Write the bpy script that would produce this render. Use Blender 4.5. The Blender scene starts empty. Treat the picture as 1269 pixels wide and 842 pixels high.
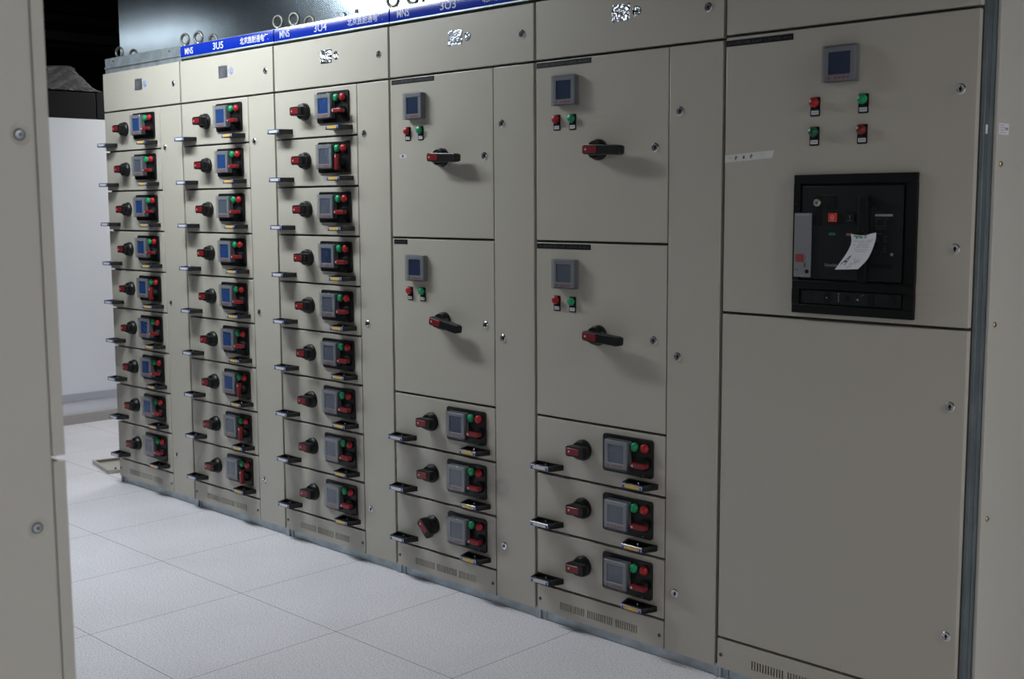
import bpy, bmesh, math, random
from mathutils import Vector, Matrix, Euler

random.seed(7)
S = bpy.context.scene
COL = S.collection
PI = math.pi

# ------------------------------------------------------------------ dimensions (metres)
W = 0.7597          # pitch of one cabinet
Z0 = 1.9316         # underside of the top panels
ROW = 0.2           # height of one drawer
ZT = 2.1253         # top of the top panels
EQ = 0.5574         # width of the equipment compartment
GAP = 0.0035        # half of a joint
TH = 0.02           # sheet depth of doors

# ------------------------------------------------------------------ materials
def new_mat(name):
    m = bpy.data.materials.new(name); m.use_nodes = True
    return m, m.node_tree, m.node_tree.nodes['Principled BSDF']

def mat(name, col, rough=0.5, metal=0.0, spec=0.5, bump=None, var=0.0, vscale=6.0, aniso=None, coat=0.0):
    m, nt, p = new_mat(name)
    p.inputs['Base Color'].default_value = (*col, 1)
    p.inputs['Roughness'].default_value = rough
    p.inputs['Metallic'].default_value = metal
    p.inputs['Specular IOR Level'].default_value = spec
    p.inputs['Coat Weight'].default_value = coat
    tc = nt.nodes.new('ShaderNodeTexCoord')
    if var > 0:
        n = nt.nodes.new('ShaderNodeTexNoise'); n.inputs['Scale'].default_value = vscale
        n.inputs['Detail'].default_value = 5
        nt.links.new(tc.outputs['Object'], n.inputs['Vector'])
        r = nt.nodes.new('ShaderNodeMapRange')
        r.inputs['From Min'].default_value = 0.3; r.inputs['From Max'].default_value = 0.7
        r.inputs['To Min'].default_value = 1 - var; r.inputs['To Max'].default_value = 1 + var
        nt.links.new(n.outputs['Fac'], r.inputs['Value'])
        mx = nt.nodes.new('ShaderNodeVectorMath'); mx.operation = 'SCALE'
        mx.inputs[0].default_value = col
        nt.links.new(r.outputs['Result'], mx.inputs['Scale'])
        nt.links.new(mx.outputs['Vector'], p.inputs['Base Color'])
    if bump:
        n2 = nt.nodes.new('ShaderNodeTexNoise'); n2.inputs['Scale'].default_value = bump[0]
        n2.inputs['Detail'].default_value = 3
        nt.links.new(tc.outputs['Object'], n2.inputs['Vector'])
        b = nt.nodes.new('ShaderNodeBump'); b.inputs['Strength'].default_value = bump[1]
        b.inputs['Distance'].default_value = bump[2]
        nt.links.new(n2.outputs['Fac'], b.inputs['Height'])
        nt.links.new(b.outputs['Normal'], p.inputs['Normal'])
    return m

M = {}
M['paint'] = mat('beige_powder_coat', (0.455, 0.43, 0.375), 0.34, spec=0.5, bump=(900, 0.12, 0.0004), var=0.012, vscale=3)
M['paint2'] = mat('beige_end_panel_coat', (0.50, 0.49, 0.45), 0.45, spec=0.4, bump=(900, 0.12, 0.0004), var=0.012, vscale=3)
M['frame'] = mat('dark_frame_steel', (0.10, 0.105, 0.095), 0.6)
M['galv'] = mat('galvanised_steel', (0.42, 0.48, 0.52), 0.42, metal=0.75, var=0.18, vscale=22)
M['galvduct'] = mat('galvanised_duct_sheet', (0.44, 0.52, 0.59), 0.235, metal=1.0, var=0.08, vscale=5)
M['blue'] = mat('blue_gloss_plastic', (0.005, 0.026, 0.34), 0.22, spec=0.6, coat=0.4)
M['blacktxt'] = mat('black_ink', (0.012, 0.012, 0.014), 0.6)
M['white'] = mat('white_print', (0.58, 0.60, 0.64), 0.5)
M['fadedwhite'] = mat('pale_print', (0.42, 0.46, 0.62), 0.5)
M['greytxt'] = mat('grey_print', (0.035, 0.038, 0.046), 0.5)
M['midgrey'] = mat('mid_grey_print', (0.30, 0.31, 0.33), 0.5)
M['black'] = mat('black_plastic', (0.006, 0.0065, 0.007), 0.38, spec=0.35)
M['blackmatte'] = mat('black_matte_plastic', (0.005, 0.0055, 0.0065), 0.55, spec=0.2)
M['navy'] = mat('navy_handle_edge', (0.012, 0.03, 0.16), 0.25, spec=0.6, coat=0.5)
M['red'] = mat('red_plastic', (0.19, 0.009, 0.013), 0.35, spec=0.5)
M['redbtn'] = mat('red_button_plastic', (0.36, 0.009, 0.014), 0.35, spec=0.5)
M['darkred'] = mat('dim_red_lens', (0.17, 0.010, 0.010), 0.3, spec=0.6)
M['green'] = mat('green_button_plastic', (0.005, 0.27, 0.105), 0.35, spec=0.5)
M['darkgreen'] = mat('dim_green_lens', (0.006, 0.10, 0.05), 0.3, spec=0.6)
M['yellow'] = mat('yellow_label', (0.62, 0.42, 0.10), 0.4)
M['paper'] = mat('white_paper', (0.74, 0.74, 0.80), 0.7)
M['tape'] = mat('white_masking_tape', (0.62, 0.62, 0.60), 0.6, var=0.04, vscale=40)
M['chrome'] = mat('chrome', (0.72, 0.73, 0.75), 0.16, metal=1.0)
M['steel'] = mat('dull_eye_bolt_steel', (0.17, 0.165, 0.15), 0.38, metal=0.8)
M['galvdark'] = mat('dull_galvanised_post', (0.17, 0.205, 0.23), 0.5, metal=0.6, var=0.15, vscale=14)
M['brass'] = mat('brassy_screw', (0.40, 0.33, 0.20), 0.35, metal=0.9)
M['nickel'] = mat('nickel_key_lock', (0.62, 0.58, 0.48), 0.3, metal=0.9)
M['foil'] = mat('crumpled_foil_plate', (0.62, 0.65, 0.70), 0.16, metal=1.0, bump=(38, 0.9, 0.02))
M['foil_dull'] = mat('brushed_rating_plate', (0.34, 0.37, 0.42), 0.3, metal=0.9, bump=(60, 0.7, 0.006))
M['housing'] = mat('grey_meter_housing', (0.15, 0.158, 0.172), 0.4)
M['bezel'] = mat('light_grey_meter_bezel', (0.26, 0.27, 0.29), 0.35)
M['screen_blue'] = mat('blue_lcd', (0.03, 0.085, 0.26), 0.25, spec=0.6)
M['screen_grey'] = mat('grey_lcd', (0.135, 0.155, 0.195), 0.25, spec=0.6)
M['screen_dark'] = mat('dark_navy_lcd', (0.035, 0.055, 0.115), 0.25, spec=0.6)
M['digit'] = mat('dark_red_print', (0.42, 0.07, 0.05), 0.5)
M['trip'] = mat('grey_trip_unit', (0.20, 0.205, 0.22), 0.5)
M['breaker'] = mat('charcoal_breaker_face', (0.010, 0.012, 0.014), 0.5, spec=0.25)
M['breakerframe'] = mat('black_breaker_frame', (0.005, 0.006, 0.0065), 0.45, spec=0.2)
M['brightred'] = mat('bright_red_button', (0.62, 0.045, 0.03), 0.4)
M['dimred'] = mat('dim_red_print', (0.26, 0.035, 0.03), 0.5)
M['greenpr'] = mat('green_print', (0.01, 0.20, 0.12), 0.5)
M['amber'] = mat('amber_print', (0.22, 0.15, 0.05), 0.5)
M['wallwhite'] = mat('white_wall_panel', (0.70, 0.72, 0.77), 0.4, var=0.015, vscale=2)
M['skirt'] = mat('taupe_skirting', (0.36, 0.34, 0.33), 0.45)
M['strip'] = mat('grey_metal_strip', (0.42, 0.44, 0.50), 0.4, metal=0.2)
M['void'] = mat('black_ceiling_paint', (0.004, 0.0045, 0.0055), 0.8, spec=0.2)
M['darkduct'] = mat('dark_insulation', (0.005, 0.0055, 0.007), 0.6, spec=0.15)
M['wall_pale'] = mat('pale_wall_paint', (0.70, 0.71, 0.73), 0.7)
M['lampbody'] = mat('white_lamp_body', (0.75, 0.76, 0.78), 0.4)

def clear_mat(name, tint, refl, rough, bumpscale, bumpdist):
    """thin clear plastic: mostly see-through, with creased glossy reflections"""
    m, nt, p = new_mat(name)
    nt.nodes.remove(p)
    out = nt.nodes['Material Output']
    tr = nt.nodes.new('ShaderNodeBsdfTransparent'); tr.inputs['Color'].default_value = (*tint, 1)
    gl = nt.nodes.new('ShaderNodeBsdfGlossy'); gl.inputs['Roughness'].default_value = rough
    gl.inputs['Color'].default_value = (0.95, 0.97, 1, 1)
    fr = nt.nodes.new('ShaderNodeFresnel'); fr.inputs['IOR'].default_value = refl
    mx = nt.nodes.new('ShaderNodeMixShader')
    tc = nt.nodes.new('ShaderNodeTexCoord')
    n = nt.nodes.new('ShaderNodeTexNoise'); n.inputs['Scale'].default_value = bumpscale
    ob = nt.nodes.new('ShaderNodeObjectInfo')
    add = nt.nodes.new('ShaderNodeVectorMath'); add.operation = 'ADD'
    nt.links.new(tc.outputs['Object'], add.inputs[0]); nt.links.new(ob.outputs['Random'], add.inputs[1])
    nt.links.new(add.outputs['Vector'], n.inputs['Vector'])
    b = nt.nodes.new('ShaderNodeBump'); b.inputs['Distance'].default_value = bumpdist
    b.inputs['Strength'].default_value = 0.8
    nt.links.new(n.outputs['Fac'], b.inputs['Height'])
    nt.links.new(b.outputs['Normal'], gl.inputs['Normal']); nt.links.new(b.outputs['Normal'], fr.inputs['Normal'])
    ge = nt.nodes.new('ShaderNodeNewGeometry'); inv = nt.nodes.new('ShaderNodeMath'); inv.operation = 'SUBTRACT'
    inv.inputs[0].default_value = 1.0; nt.links.new(ge.outputs['Backfacing'], inv.inputs[1])
    mu = nt.nodes.new('ShaderNodeMath'); mu.operation = 'MULTIPLY'
    nt.links.new(fr.outputs['Fac'], mu.inputs[0]); nt.links.new(inv.outputs[0], mu.inputs[1])
    nt.links.new(mu.outputs[0], mx.inputs['Fac'])
    nt.links.new(tr.outputs['BSDF'], mx.inputs[1]); nt.links.new(gl.outputs['BSDF'], mx.inputs[2])
    nt.links.new(mx.outputs['Shader'], out.inputs['Surface'])
    return m
M['clear'] = clear_mat('clear_meter_cover', (0.92, 0.925, 0.935), 1.5, 0.10, 17, 0.0028)
M['film'] = clear_mat('dusty_plastic_film', (0.90, 0.90, 0.91), 1.25, 0.35, 9, 0.05)
_nt = M['film'].node_tree
_d = _nt.nodes.new('ShaderNodeBsdfDiffuse'); _d.inputs['Color'].default_value = (0.55, 0.55, 0.56, 1)
_m = _nt.nodes.new('ShaderNodeMixShader'); _m.inputs['Fac'].default_value = 0.26
_o = _nt.nodes['Material Output']; _src = _o.inputs['Surface'].links[0].from_socket
_nt.links.new(_src, _m.inputs[1]); _nt.links.new(_d.outputs['BSDF'], _m.inputs[2]); _nt.links.new(_m.outputs['Shader'], _o.inputs['Surface'])

def floor_mat():
    m, nt, p = new_mat('speckled_white_floor_tiles')
    L = nt.links.new
    tc = nt.nodes.new('ShaderNodeTexCoord')
    sp = nt.nodes.new('ShaderNodeSeparateXYZ'); L(tc.outputs['Object'], sp.inputs[0])
    def math_(op, a, b=None):
        n = nt.nodes.new('ShaderNodeMath'); n.operation = op
        for i, v in enumerate((a, b)):
            if v is None: continue
            if isinstance(v, (int, float)): n.inputs[i].default_value = v
            else: L(v, n.inputs[i])
        return n.outputs[0]
    def seam(axis, off, pitch):
        v = math_('SUBTRACT', axis, off - 100 * pitch)
        v = math_('MODULO', v, pitch)
        v = math_('SUBTRACT', v, pitch / 2)
        v = math_('ABSOLUTE', v)
        return math_('GREATER_THAN', v, pitch / 2 - 0.0013)
    s = math_('MAXIMUM', seam(sp.outputs['X'], 1.45, 0.588), seam(sp.outputs['Y'], -0.57, 0.6))
    n = nt.nodes.new('ShaderNodeTexNoise'); n.inputs['Scale'].default_value = 170; n.inputs['Detail'].default_value = 2
    L(tc.outputs['Object'], n.inputs['Vector'])
    r = nt.nodes.new('ShaderNodeValToRGB')
    r.color_ramp.elements[0].position = 0.36; r.color_ramp.elements[0].color = (0.56, 0.55, 0.59, 1)
    r.color_ramp.elements[1].position = 0.56; r.color_ramp.elements[1].color = (0.79, 0.775, 0.83, 1)
    L(n.outputs['Fac'], r.inputs['Fac'])
    n2 = nt.nodes.new('ShaderNodeTexNoise'); n2.inputs['Scale'].default_value = 2.3; n2.inputs['Detail'].default_value = 6
    L(tc.outputs['Object'], n2.inputs['Vector'])
    r2 = nt.nodes.new('ShaderNodeMapRange'); r2.inputs['From Min'].default_value = .3; r2.inputs['From Max'].default_value = .7
    r2.inputs['To Min'].default_value = .95; r2.inputs['To Max'].default_value = 1.04
    L(n2.outputs['Fac'], r2.inputs['Value'])
    sc = nt.nodes.new('ShaderNodeVectorMath'); sc.operation = 'SCALE'
    L(r.outputs['Color'], sc.inputs[0]); L(r2.outputs['Result'], sc.inputs['Scale'])
    mx = nt.nodes.new('ShaderNodeMix'); mx.data_type = 'RGBA'
    L(s, mx.inputs[0]); L(sc.outputs['Vector'], mx.inputs[6]); mx.inputs[7].default_value = (0.16, 0.15, 0.15, 1)
    L(mx.outputs[2], p.inputs['Base Color'])
    p.inputs['Roughness'].default_value = 0.42
    p.inputs['Specular IOR Level'].default_value = 0.4
    return m
M['floor'] = floor_mat()

# ------------------------------------------------------------------ mesh builder
class B:
    def __init__(s):
        s.bm = bmesh.new(); s.mats = []
    def mi(s, m):
        if m not in s.mats: s.mats.append(m)
        return s.mats.index(m)
    def _take(s, tmp, m, flat=None):
        i = s.mi(m)
        tmp.normal_update()
        vm = {v: s.bm.verts.new(v.co) for v in tmp.verts}
        for f in tmp.faces:
            try: nf = s.bm.faces.new([vm[v] for v in f.verts])
            except ValueError: continue
            nf.material_index = i
            nf.smooth = not (flat and flat(f.normal))
        tmp.free()
    def box(s, x0, x1, y0, y1, z0, z1, m, bev=0.0, seg=2):
        t = bmesh.new()
        bmesh.ops.create_cube(t, size=1, matrix=Matrix.Translation(((x0+x1)/2, (y0+y1)/2, (z0+z1)/2)) @ Matrix.Diagonal((abs(x1-x0), abs(y1-y0), abs(z1-z0), 1)))
        if bev: bmesh.ops.bevel(t, geom=t.edges[:], offset=bev, segments=seg, profile=.5, affect='EDGES')
        s._take(t, m, lambda n: max(abs(n.x), abs(n.y), abs(n.z)) > .999); return s
    def prism(s, pts, a0, a1, m, axis='Y', bev=0.0, seg=2):
        """polygon extruded along an axis; pts are the two other coordinates in order"""
        t = bmesh.new()
        def co(p, a):
            return {'Y': (p[0], a, p[1]), 'Z': (p[0], p[1], a), 'X': (a, p[0], p[1])}[axis]
        lo = [t.verts.new(co(p, a0)) for p in pts]; hi = [t.verts.new(co(p, a1)) for p in pts]
        n = len(pts)
        t.faces.new(lo); t.faces.new(hi[::-1])
        for i in range(n): t.faces.new((lo[i], lo[(i+1) % n], hi[(i+1) % n], hi[i]))
        bmesh.ops.recalc_face_normals(t, faces=t.faces[:])
        if bev: bmesh.ops.bevel(t, geom=t.edges[:], offset=bev, segments=seg, profile=.5, affect='EDGES')
        s._take(t, m, lambda n: abs(n['XYZ'.index(axis)]) > .999); return s
    def lathe(s, cx, cz, prof, m, n=24, axis='Y', c2=0.0):
        """profile of (radius, position along axis) turned around an axis through (cx, cz)"""
        t = bmesh.new(); rings = []
        def co(r, a, k):
            u, v = cx + r*math.cos(k), cz + r*math.sin(k)
            return {'Y': (u, a, v), 'Z': (u, v, a), 'X': (a, u, v)}[axis]
        for r, a in prof:
            if r < 1e-7: rings.append([t.verts.new(co(0, a, 0))])
            else: rings.append([t.verts.new(co(r, a, 2*PI*i/n)) for i in range(n)])
        for A, C in zip(rings, rings[1:]):
            for i in range(n):
                j = (i+1) % n
                if len(A) == 1 and len(C) == 1: continue
                if len(A) == 1: t.faces.new((A[0], C[i], C[j]))
                elif len(C) == 1: t.faces.new((A[i], A[j], C[0]))
                else: t.faces.new((A[i], A[j], C[j], C[i]))
        for R in (rings[0], rings[-1]):
            if len(R) > 1: t.faces.new(R)
        bmesh.ops.recalc_face_normals(t, faces=t.faces[:])
        s._take(t, m); return s
    def torus(s, c, R, r, m, n=28, k=10, ang=0.0, start=0, end=2*PI, plane='XZ'):
        t = bmesh.new(); rings = []
        full = abs(end - start - 2*PI) < 1e-6
        cnt = n if full else n+1
        for i in range(cnt):
            a = start + (end-start)*i/n
            ring = []
            for j in range(k):
                b = 2*PI*j/k
                x, y, z = (R + r*math.cos(b))*math.cos(a), r*math.sin(b), (R + r*math.cos(b))*math.sin(a)
                if plane == 'XY': y, z = z, y
                v = Matrix.Rotation(ang, 3, 'Z') @ Vector((x, y, z))
                ring.append(t.verts.new(Vector(c) + v))
            rings.append(ring)
        for i in range(n if full else n):
            A, C = rings[i], rings[(i+1) % cnt]
            for j in range(k): t.faces.new((A[j], A[(j+1) % k], C[(j+1) % k], C[j]))
        if not full: t.faces.new(rings[0]); t.faces.new(rings[-1])
        bmesh.ops.recalc_face_normals(t, faces=t.faces[:])
        s._take(t, m); return s
    def tube(s, pts, r, m, k=8):
        t = bmesh.new(); rings = []
        P = [Vector(p) for p in pts]
        for i, p in enumerate(P):
            d = (P[min(i+1, len(P)-1)] - P[max(i-1, 0)]).normalized()
            u = d.orthogonal().normalized(); v = d.cross(u)
            if rings:
                u = (pu - d*pu.dot(d)).normalized(); v = d.cross(u)
            pu = u
            rings.append([t.verts.new(p + u*r*math.cos(2*PI*j/k) + v*r*math.sin(2*PI*j/k)) for j in range(k)])
        for A, C in zip(rings, rings[1:]):
            for j in range(k): t.faces.new((A[j], A[(j+1) % k], C[(j+1) % k], C[j]))
        t.faces.new(rings[0]); t.faces.new(rings[-1])
        bmesh.ops.recalc_face_normals(t, faces=t.faces[:])
        s._take(t, m); return s
    def text(s, body, x, z, h, y, m, width=None, depth=0.0003, rot=0.0, mapf=None, italic=0.0, bold=0.0):
        """lettering lying on the XZ face at depth y, lower left corner (x, z), cap height h"""
        c = bpy.data.curves.new('lettering_curve', 'FONT'); c.body = body; c.size = 1; c.extrude = 0; c.offset = bold
        c.shear = italic
        o = bpy.data.objects.new('lettering_tmp', c); COL.objects.link(o)
        dg = bpy.context.evaluated_depsgraph_get(); dg.update()
        me = bpy.data.meshes.new_from_object(o.evaluated_get(dg))
        xs = [v.co.x for v in me.vertices]; ys = [v.co.y for v in me.vertices]
        if xs:
            x0, x1, y0, y1 = min(xs), max(xs), min(ys), max(ys)
            k = h/(y1-y0); kx = (width/(x1-x0)) if width else k
            t = bmesh.new(); t.from_mesh(me)
            bmesh.ops.triangulate(t, faces=t.faces[:])
            if mapf:
                for q in range(1, 8):
                    bmesh.ops.bisect_plane(t, geom=t.verts[:]+t.edges[:]+t.faces[:], plane_co=(0, y0+(y1-y0)*q/8, 0), plane_no=(0, 1, 0))
                bmesh.ops.triangulate(t, faces=t.faces[:])
            ca, sa = math.cos(rot), math.sin(rot)
            for v in t.verts:
                u, w = (v.co.x-x0)*kx, (v.co.y-y0)*k
                u, w = u*ca - w*sa, u*sa + w*ca
                v.co = mapf(x+u, z+w) if mapf else Vector((x+u, y, z+w))
            bmesh.ops.recalc_face_normals(t, faces=t.faces[:])
            if not mapf:
                for f in t.faces:
                    if f.normal.y > 0: f.normal_flip()
            s._take(t, m)
        bpy.data.objects.remove(o); bpy.data.curves.remove(c); bpy.data.meshes.remove(me)
        return s
    def mesh(s, name, smooth=True):
        me = bpy.data.meshes.new(name)
        s.bm.to_mesh(me); s.bm.free()
        for m in s.mats: me.materials.append(M[m])
        if not smooth:
            for p in me.polygons: p.use_smooth = False
        else:
            keep = [p.use_smooth for p in me.polygons]
            me.set_sharp_from_angle(angle=math.radians(34))
            me.polygons.foreach_set('use_smooth', keep)
        return me
    def build(s, name, parent=None, loc=(0, 0, 0), label=None, smooth=True):
        return inst(name, s.mesh(name, smooth), parent, loc, label)

def inst(name, me, parent=None, loc=(0, 0, 0), label=None, roty=0.0):
    o = bpy.data.objects.new(name, me); COL.objects.link(o)
    o.location = loc
    if roty: o.rotation_euler = (0, roty, 0)
    if parent: o.parent = parent
    if label: o['label'] = label
    return o

def thing(name, label, cat, loc=(0, 0, 0), group=None):
    o = bpy.data.objects.new(name, None); COL.objects.link(o)
    o.empty_display_size = 0.1
    o.location = loc; o['label'] = label; o['category'] = cat
    if group: o['group'] = group
    return o

def tag(o, label, cat, group=None):
    o['label'] = label; o['category'] = cat
    if group: o['group'] = group
    return o

def structure(o):
    o['kind'] = 'structure'; return o

def rrect(x0, x1, z0, z1, r, n=5):
    pts = []
    for cx, cz, a in ((x1-r, z0+r, -PI/2), (x1-r, z1-r, 0), (x0+r, z1-r, PI/2), (x0+r, z0+r, PI)):
        for i in range(n+1):
            t = a + PI/2*i/n
            pts.append((cx + r*math.cos(t), cz + r*math.sin(t)))
    return pts

CACHE = {}
def cached(key, fn):
    if key not in CACHE: CACHE[key] = fn()
    return CACHE[key]

# ------------------------------------------------------------------ small fittings (shared meshes)
def knob_mesh():
    b = B()
    b.lathe(0, 0, [(0.0355, 0), (0.0355, -0.010), (0.033, -0.013), (0.030, -0.026), (0.027, -0.028), (0, -0.028)], 'black', 28)
    b.prism([(-.033, -.013), (-.026, -.0175), (.000, -.0155), (.012, -.019), (.040, -.019), (.045, -.014), (.045, .014), (.040, .019), (.010, .0195), (-.026, .0185), (-.033, .014)], -.026, -.055, 'black', bev=.0025)
    b.prism(rrect(-.028, .026, -.0105, .0120, .004), -.053, -.0565, 'red', bev=.0008, seg=1)
    b.prism([(-.021, .0005), (-.0135, -.0035), (-.0135, .0045)], -.0555, -.0569, 'white')
    return b.mesh('isolator_knob')

def lever_mesh():
    b = B()
    b.lathe(0, 0, [(0.034, 0), (0.034, -0.012), (0.031, -0.016), (0.028, -0.030), (0, -0.030)], 'black', 28)
    b.prism([(-.027, -.011), (-.020, -.016), (-.004, -.016), (.004, -.019), (.030, -.0175), (.060, -.0155), (.118, -.0155), (.127, -.011), (.127, .011), (.118, .0155), (.020, .0155), (-.020, .016), (-.027, .011)], -.028, -.056, 'black', bev=.003)
    b.prism(rrect(-.023, .033, -.0115, .0115, .004), -.054, -.0576, 'red', bev=.0008, seg=1)
    b.prism([(-.016, 0), (-.008, -.004), (-.008, .004)], -.0566, -.058, 'white')
    return b.mesh('rotary_lever')

def pull_mesh(mid):
    b = B()
    f, s_, d = .044, .062, .055
    # floor and rim of the scooped grip, wide at the drawer and narrower at the front
    plan = [(-s_, 0), (s_, 0), (s_-.002, -.012), (f+.004, -d+.006), (f, -d), (-f, -d), (-f-.004, -d+.006), (-s_+.002, -.012)]
    b.prism(plan, -.009, -.004, 'black', axis='Z', bev=.001, seg=1)
    def wall(p, q, w=.006):
        p, q = Vector(p), Vector(q); n = Vector((-(q-p).y, (q-p).x)).normalized()*w
        b.prism([tuple(p), tuple(q), tuple(q+n), tuple(p+n)], -.009, .009, 'black', axis='Z', bev=.0012, seg=2)
    wall((f, -d), (-f, -d), -.010)
    wall((-f+.001, -d), (-s_, 0), -.008)
    wall((s_, 0), (f-.001, -d), -.008)
    b.box(-s_+.004, s_-.004, -.006, 0, -.009, .009, 'black')
    # label holder on the front edge: blue clear ends around a paper strip
    b.prism(rrect(-.043, .043, -.0078, .0078, .002), -d+.001, -d-.0022, 'navy', bev=.0007, seg=1)
    b.box(-.041, -.028, -d-.0030, -d-.0015, -.0048, .0058, 'fadedwhite')
    b.box(.029, .041, -d-.0030, -d-.0015, -.0048, .0058, 'fadedwhite')
    b.box(-.037, -.031, -d-.0034, -d-.0015, -.0045, .0030, 'navy')
    b.box(.032, .038, -d-.0034, -d-.0015, -.0045, .0030, 'navy')
    b.box(-.027, .028, -d-.0030, -d-.0015, -.0055, .0058, mid)
    b.lathe(-.002, -.022, [(.0028, -.004), (.0028, .007), (.0015, .009), (0, .009)], 'chrome', 10, axis='Z')
    b.lathe(.036, -.014, [(.0022, -.004), (.0022, .006), (0, .007)], 'chrome', 10, axis='Z')
    return b.mesh('pull_handle')

def plate_mesh():
    b = B()
    b.prism(rrect(.306, .5125, .0535, .1785, .010), 0, -.008, 'black', bev=.0015, seg=2)
    b.lathe(.497, .062, [(.002, -.0075), (.002, -.009), (0, -.009)], 'blackmatte', 8)
    b.lathe(.475, .060, [(.0018, -.0075), (.0018, -.0088), (0, -.0088)], 'midgrey', 8)
    return b.mesh('control_plate')

def meter_mesh():
    b = B(); h = .048
    b.prism(rrect(-h, h, -h, h, .003), 0, -.020, 'housing', bev=.0015)
    # raised bezel ring
    b.box(-h+.002, h-.002, -.020, -.024, h-.016, h-.003, 'bezel', .001, 1)
    b.box(-h+.002, h-.002, -.020, -.024, -h+.003, -h+.020, 'bezel', .001, 1)
    b.box(-h+.002, -h+.014, -.020, -.0238, -h+.020, h-.016, 'bezel')
    b.box(h-.016, h-.002, -.020, -.0238, -h+.020, h-.016, 'bezel')
    for i, x in enumerate((-.030, -.010, 0.002, .014, .026)):
        b.prism(rrect(x-.004, x+.004, -.040, -.0345, .0015, 2), -.0238, -.0247, 'digit')
    return b.mesh('meter')

def screen_mesh(kind):
    b = B()
    b.box(-.034, .032, -.0195, -.0215, -.028, .032, kind)
    return b.mesh('meter_screen')

def cover_mesh():
    b = B(); h = .0495
    # clear snap-on cover: five-sided shell over the meter face
    t = .0012
    b.box(-h, h, -.0285, -.0285-t, -h, h, 'clear', .0004, 1)
    b.box(-h, -h+t, -.010, -.0285, -h, h, 'clear')
    b.box(h-t, h, -.010, -.0285, -h, h, 'clear')
    b.box(-h+t, h-t, -.010, -.0285, h-t, h, 'clear')
    b.box(-h+t, h-t, -.010, -.0285, -h, -h+t, 'clear')
    return b.mesh('meter_cover')

def button_mesh(c):
    b = B()
    b.lathe(0, 0, [(.0155, 0), (.0155, -.003), (.0148, -.004)], 'blackmatte', 20)
    b.lathe(0, 0, [(.0148, -.003), (.0145, -.011), (.012, -.0145), (.007, -.0165), (0, -.017)], c, 24)
    return b.mesh('push_button')

def selector_mesh():
    b = B()
    b.lathe(0, 0, [(.0215, 0), (.0215, -.006), (.019, -.010), (.017, -.022), (0, -.022)], 'blackmatte', 24)
    b.prism(rrect(-.032, .031, -.0085, .0075, .006), -.016, -.036, 'red', bev=.0025)
    b.prism([(-.027, -.0005), (-.019, -.005), (-.019, .004)], -.0355, -.0368, 'white')
    return b.mesh('selector_switch')

def indicator_mesh(c):
    b = B()
    b.lathe(0, 0, [(.0150, 0), (.0150, -.005), (.0138, -.007)], 'blackmatte', 24)
    b.lathe(0, 0, [(.0136, -.006), (.0132, -.012), (.0115, -.016), (.007, -.0185), (0, -.0195)], c, 24)
    b.prism(rrect(-.0150, .0150, -.0370, .0150, .003), 0, -.0022, 'blackmatte', bev=.0006, seg=1)
    b.box(-.0110, .0110, -.002, -.0030, -.0325, -.0215, 'white')
    for i in range(4):
        b.box(-.0085+i*.0045, -.0055+i*.0045, -.0029, -.0032, -.0295, -.0245, 'midgrey')
    return b.mesh('indicator_lamp')

def lock_mesh():
    b = B()
    b.lathe(0, 0, [(.0135, 0), (.0135, -.0025), (.0115, -.0042), (.0085, -.0042), (.0078, -.0022), (0, -.0022)], 'chrome', 24)
    b.box(-.0016, .0016, -.0020, -.0036, -.0065, .0065, 'black')
    b.lathe(0, 0, [(.0042, -.002), (.0042, -.0034), (0, -.0034)], 'black', 12)
    return b.mesh('lock')

def screw_mesh(m='steel', r=.0065):
    b = B()
    b.lathe(0, 0, [(r, 0), (r, -.0012), (r*.7, -.0028), (0, -.0030)], m, 16)
    b.box(-r*.6, r*.6, -.0029, -.0034, -.0008, .0008, 'black')
    b.box(-.0008, .0008, -.0029, -.0034, -r*.6, r*.6, 'black')
    return b.mesh('screw')

def eye_mesh():
    b = B()
    b.lathe(0, 0, [(.016, -.004), (.016, .006), (.011, .010), (.009, .020)], 'steel', 16, axis='Z')
    b.torus((0, 0, .042), .0245, .0064, 'steel', 30, 12, ang=0.25)
    return b.mesh('lifting_eye')

def plate2_mesh(m):
    b = B()
    b.box(-.036, .036, 0, -.0012, -.027, .027, m, .0004, 1)
    for x in (-.033, .033):
        for z in (-.024, .024): b.lathe(x, z, [(.002, -.001), (.002, -.0022), (0, -.0024)], 'chrome', 8)
    for i in range(5):
        b.box(-.028, .010 - .004*(i % 2), -.0012, -.00135, .014-i*.008, .0155-i*.008, 'midgrey')
    return b.mesh('rating_plate')

def cert_mesh(bg, fg):
    b = B()
    b.lathe(0, 0, [(.0170, 0), (.0170, -.0008), (0, -.0008)], bg, 28)
    b.torus((0, -.0008, 0), .0150, .0009, fg, 28, 5)
    b.box(-.008, .008, -.0008, -.0012, .006, .0078, fg)
    b.box(-.006, .006, -.0008, -.0012, .000, .0016, fg)
    b.box(-.0010, .0010, -.0008, -.0012, -.008, .007, fg)
    b.box(-.007, -.0055, -.0008, -.0012, -.008, -.001, fg)
    b.box(.0055, .007, -.0008, -.0012, -.008, -.001, fg)
    b.box(-.009, .009, -.0008, -.0012, -.0096, -.008, fg)
    return b.mesh('certification_sticker')

# ------------------------------------------------------------------ sheet-metal parts
def door_box(b, x0, x1, z0, z1, m='paint', bev=.0022):
    b.box(x0, x1, 0, TH, z0, z1, m, bev, 2)

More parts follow.
